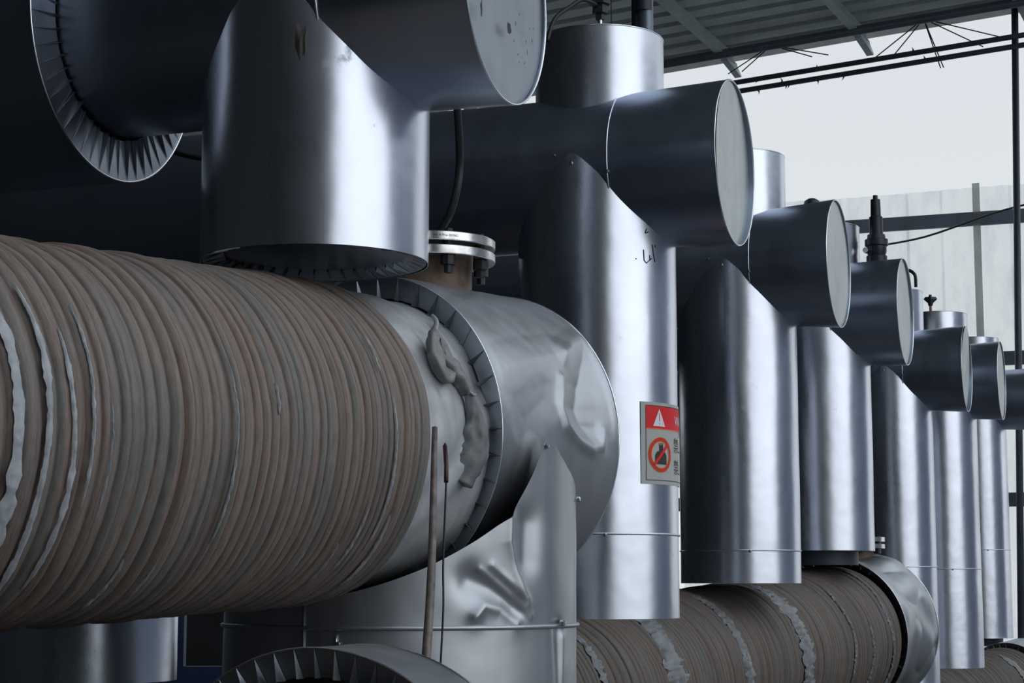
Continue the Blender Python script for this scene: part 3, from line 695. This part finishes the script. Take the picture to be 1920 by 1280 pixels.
for k in range(8):
    a = R(10 + 45 * k); lathe('bolt', (fl2c.x + math.cos(a) * 0.143, fl2c.y + math.sin(a) * 0.143, EYE + 0.165), (0, 0, 1), [(0.0001, 0), (0.015, 0.0), (0.015, 0.09), (0.0001, 0.09)], M['blackbolt'], fl2, 8)
frT3, rootT3 = tee('farthest low pipe tee cover with tabs, at the lower right corner', 4.08, 15.6, -0.86, 23, slope=0.05, far=0.5, dents=lambda s, th: 0.01 * n3(s * 6, th * 0.05, 3), n_tabs=44, r_in=0.34)
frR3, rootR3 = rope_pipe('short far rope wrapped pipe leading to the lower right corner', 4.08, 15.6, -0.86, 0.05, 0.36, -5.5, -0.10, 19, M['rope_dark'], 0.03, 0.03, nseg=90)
strip(frR3, rootR3, -0.55, -30, 70, 0.16, 0.362, M['film'], name='loose_film', lift=0.006, sway=0.05, seed=41, rough=0.01)
for r_, (x, y) in ((rootT3, (4.13, 15.78)),):
    tube('top_bolt', [(4.42, 15.62, EYE - 0.50), (4.42, 15.62, EYE - 0.30)], 0.018, M['steel'], r_)

# low header ring in the foreground, at the bottom of the picture
frL, rootL = tee('low foreground pipe cover with a ring of folded tabs at the bottom edge', -0.345, 3.30, -0.548, 29, slope=0.0, Rt=0.44, far=0.15, dents=lambda s, th: 0.002 * n3(s * 6, th * 0.05, 3), n_tabs=60, r_in=0.385)
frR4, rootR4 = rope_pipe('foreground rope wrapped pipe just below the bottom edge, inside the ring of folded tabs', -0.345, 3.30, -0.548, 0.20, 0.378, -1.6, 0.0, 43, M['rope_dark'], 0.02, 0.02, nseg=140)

# squat upright under the rope pipe at lower left
lowp = empty('squat_upright_pipe', (-1.235, 5.30, EYE - 0.262), 'short aluminium upright below the brown rope pipe at lower left', 'insulated pipe')
frS = Frame(-1.205, 5.30, 0, UD, UW)
grid('upright_jacket', lambda a, b: frS.p(math.sin(2 * math.pi * a) * 0.262, math.cos(2 * math.pi * a) * 0.262, -0.262 + 0.85 * b), 96, 8, M['alu'], lowp, solid=0.0025)
grid('top_lid', lambda a, b: frS.p(math.sin(2 * math.pi * a) * 0.262 * b, math.cos(2 * math.pi * a) * 0.262 * b, 0.586), 64, 2, M['alu_h'], lowp)
collar('bottom_collar', frS, -0.262, 0.262, 0.21, 40, M['fold'], lowp, inward=0.02, raise_=0.01, side=-1, vertical=True, seed=77)
lathe('support_post', (-1.205, 5.30, 0), (0, 0, 1), [(0.11, 0), (0.11, EYE - 0.24)], M['darksteel'], lowp)
blu = empty('steel_stand', (-1.05, 6.2, 0), 'dark blue steel stand in the shadow between the lower uprights', 'stand')
box('column', (-1.09, 6.2, 1.2), (0.035, 0.05, 2.4), M['blue'], blu)
box('column', (-0.87, 6.2, 0.67), (0.035, 0.05, 1.34), M['blue'], blu)
box('cross_beam', (-0.98, 6.2, EYE - 0.29), (0.30, 0.06, 0.055), M['blue'], blu)
for i, (x, y, s, lab) in enumerate(((-1.06, 6.9, 0.05, 'left one of two small pale stones on the floor under the blue stand'), (-0.93, 6.85, 0.065, 'right one of two small pale stones on the floor under the blue stand'))):
    bm = bmesh.new(); bmesh.ops.create_icosphere(bm, subdivisions=3, radius=s)
    for v in bm.verts: v.co *= 1 + 0.35 * n3(v.co.x * 30, v.co.y * 30, v.co.z * 30 + i); v.co += Vector((x, y, EYE - 0.385))
    me = bpy.data.meshes.new('stone'); bm.to_mesh(me); bm.free()
    o = link('stone', me, M['rubble'], None, False); tag(o, lab.replace('floor', 'ledge'), 'stone', 'pale stones')
o = box('stone_ledge', (-0.9, 6.9, (EYE - 0.435) / 2), (1.7, 0.25, EYE - 0.435), M['wall']); tag(o, 'dark block ledge carrying pale stones behind the blue stand', 'ledge')

# ------------------------------------------------------------------ cables, rods, fittings
o = tube('black_hose', [(-0.140, 4.5, EYE + 1.22), (-0.133, 4.55, EYE + 1.13), (-0.132, 4.6, EYE + 1.05), (-0.140, 4.6, EYE + 0.98), (-0.165, 4.62, EYE + 0.91), (-0.215, 4.66, EYE + 0.86), (-0.27, 4.72, EYE + 0.84)], 0.010, M['rubber'], None, 10, smooth_pts=6); tag(o, 'black hose hanging beside the right edge of the nearest upright', 'hose')
o = tube('black_cable', [(-0.95, 4.75, EYE + 1.14), (-0.83, 4.75, EYE + 1.105), (-0.74, 4.75, EYE + 1.10), (-0.60, 4.75, EYE + 1.12)], 0.008, M['rubber'], None, 8, smooth_pts=5); tag(o, 'black cable sagging under the dark level pipe left of the nearest upright', 'cable')
o = tube('conduit_rod', [(-0.163, 3.93, EYE + 0.33), (-0.163, 3.80, EYE + 0.02), (-0.172, 3.70, EYE - 0.22), (-0.175, 3.66, EYE - 0.45)], 0.009, M['rod'], None, 12, smooth_pts=4, radii=[0.006, 0.009, 0.0100, 0.0100]); tag(o, 'thin brown rod standing in front of the tee and rope pipe', 'rod')
cd = tube('hanging_wire', [(-0.143, 3.98, EYE + 0.30), (-0.138, 3.92, EYE + 0.22), (-0.142, 3.88, EYE + 0.05), (-0.140, 3.84, EYE - 0.05), (-0.145, 3.80, EYE - 0.2), (-0.148, 3.78, EYE - 0.40)], 0.0022, M['rubber'], None, 6, smooth_pts=5); tag(cd, 'thin black wire hanging just right of the brown rod', 'wire')
tube('sleeve', [(-0.143, 3.977, EYE + 0.295), (-0.1385, 3.94, EYE + 0.25), (-0.138, 3.915, EYE + 0.215)], 0.0048, M['redplastic'], cd, 8)
# valve stem, thin wire and tube on the top stub of the sticker unit
zt2 = EYE + 1.822
vs_ = empty('valve_stem', (0.272, 6.0, zt2 - 0.01), 'slim bright valve stem with a dark nut on the stub above the sticker pipe', 'valve stem')
lathe('stem', (0.295, 6.06, zt2 - 0.012), (0, 0, 1), [(0.008, 0), (0.008, 0.09), (0.0001, 0.09)], M['steel'], vs_, 16)
lathe('nut', (0.295, 6.06, zt2 + 0.055), (0, 0, 1), [(0.0001, 0), (0.015, 0), (0.015, 0.02), (0.026, 0.022), (0.026, 0.05), (0.036, 0.052), (0.036, 0.11), (0.0001, 0.11)], M['valve'], vs_, 6)
tube('signal_cable', [(0.285, 6.04, zt2 + 0.10), (0.235, 6.0, zt2 + 0.105), (0.19, 5.97, zt2 + 0.07), (0.14, 5.94, zt2 + 0.02), (0.115, 5.92, zt2 - 0.06)], 0.007, M['rubber'], vs_, 8, smooth_pts=5)
o = tube('thin_wire', [(0.335, 6.1, zt2 - 0.012), (0.335, 6.1, zt2 + 1.0)], 0.0016, M['ink'], None, 5); tag(o, 'hair thin wire rising from the stub beside the valve stem', 'wire')
tt = empty('vent_tube', (0.46, 6.28, zt2 - 0.012), 'grey blue vent tube with a dark sleeve standing behind the stub', 'tube')
lathe('tube_body', (0.455, 6.16, zt2 - 0.012), (0, 0, 1), [(0.026, 0), (0.026, 0.5), (0.0001, 0.5)], M['tube'], tt, 24)
lathe('dark_sleeve', (0.43, 6.18, zt2 - 0.012), (0, 0, 1), [(0.022, 0), (0.022, 0.5), (0.0001, 0.5)], M['valve'], tt, 24)
lathe('upper_sleeve', (0.448, 6.16, zt2 + 0.115), (0, 0, 1), [(0.0001, 0), (0.032, 0), (0.032, 0.4), (0.0001, 0.4)], M['valve'], tt, 24)
# black valve above unit 4
f4 = U[4][0]; v4 = f4.p(0.30, -0.06, 0.245)
bv = empty('black_valve', tuple(v4), 'tall stepped black valve standing on the fourth level pipe against the pale fence', 'valve')
lathe('body', v4, (0, 0, 1), [(0.0001, -0.01), (0.052, -0.01), (0.052, 0.05), (0.044, 0.055), (0.050, 0.075), (0.050, 0.10), (0.058, 0.105), (0.058, 0.135), (0.046, 0.14), (0.044, 0.16), (0.0001, 0.165)], M['valve'], bv, 20)
lathe('stem_housing', v4 + Vector((0, 0, 0.15)), (0, 0, 1), [(0.034, 0), (0.034, 0.10), (0.026, 0.105), (0.024, 0.19), (0.012, 0.195), (0.012, 0.212), (0.0001, 0.214)], M['valve'], bv, 20)
lathe('pin', v4 + Vector((-0.055, -0.02, 0.075)), (-0.4, -1, 0), [(0.0001, 0.0), (0.014, 0), (0.014, 0.03), (0.0001, 0.03)], M['steel'], bv, 10)
f3 = U[3][0]; q = f3.p(0.335, -0.06, 0.262)
o = lathe('round_knob', q, (0, 0, 1), [(0.036, -0.01), (0.038, 0.02), (0.032, 0.038), (0.016, 0.048), (0.0001, 0.050)], M['valve'], None, 24); tag(o, 'low dark round knob on top of the third level pipe', 'knob')
f5 = U[5][0]; tp = f5.p(0, 0, 0)
q = f5.p(0.10, 0.17, 0.53)
o = tube('lifting_loop', [f5.p(0.14, 0.12, 0.36), f5.p(0.12, 0.14, 0.56), f5.p(0.15, 0.16, 0.63), f5.p(0.20, 0.17, 0.60), f5.p(0.205, 0.17, 0.52)], 0.011, M['rubber'], None, 8, smooth_pts=5); tag(o, 'dark bent cable loop over the rim of the fifth stub', 'loop')
f6 = U[6][0]; q = f6.p(-0.03, 0.0, 0.47)
rb = empty('rusty_rod', tuple(q), 'small rusty rod with a dark wing nut on the sixth stub', 'rod')
lathe('shaft', q, (0, 0, 1), [(0.010, 0), (0.010, 0.09), (0.0001, 0.09)], M['rustneck'], rb, 10)
lathe('wing_nut', q + Vector((0, 0, 0.075)), (0, 0, 1), [(0.0001, 0), (0.015, 0), (0.020, 0.02), (0.050, 0.045), (0.040, 0.062), (0.012, 0.065), (0.010, 0.08), (0.0001, 0.082)], M['valve'], rb, 5)
# grey torn tape under the nearest level pipe, marks on its end disc
o = grid('tape_flap', lambda a, b: fr1.p(0.075 + 0.03 * a - 0.012 * b, 0.262 + 0.004 * math.sin(5 * b) - 0.01 * b, -0.115 - 0.075 * b - 0.02 * a * (1 - b) + 0.008 * math.sin(9 * a)), 8, 10, M['rod'], root1, closed=False, solid=0.001)
def blot(a, z, ra, rz, seed):
    def f(t, b):
        an = 2 * math.pi * t; k = (1 + 0.5 * n3(math.cos(an) * 1.5, math.sin(an) * 1.5, seed)) * b
        return fr1.p(0.4725 + 0.004, a + math.cos(an) * ra * k, z + math.sin(an) * rz * k)
    o = grid('paint_blot', f, 20, 2, M['ink'], root1)
rn = random.Random(8)
blot(0.0, -0.095, 0.014, 0.013, 1); blot(0.17, -0.10, 0.006, 0.018, 2)
for k in range(12): blot(-0.02 - 0.2 * rn.random() , -0.04 - 0.12 * rn.random(), 0.0022, 0.002 + 0.004 * rn.random(), k + 5)
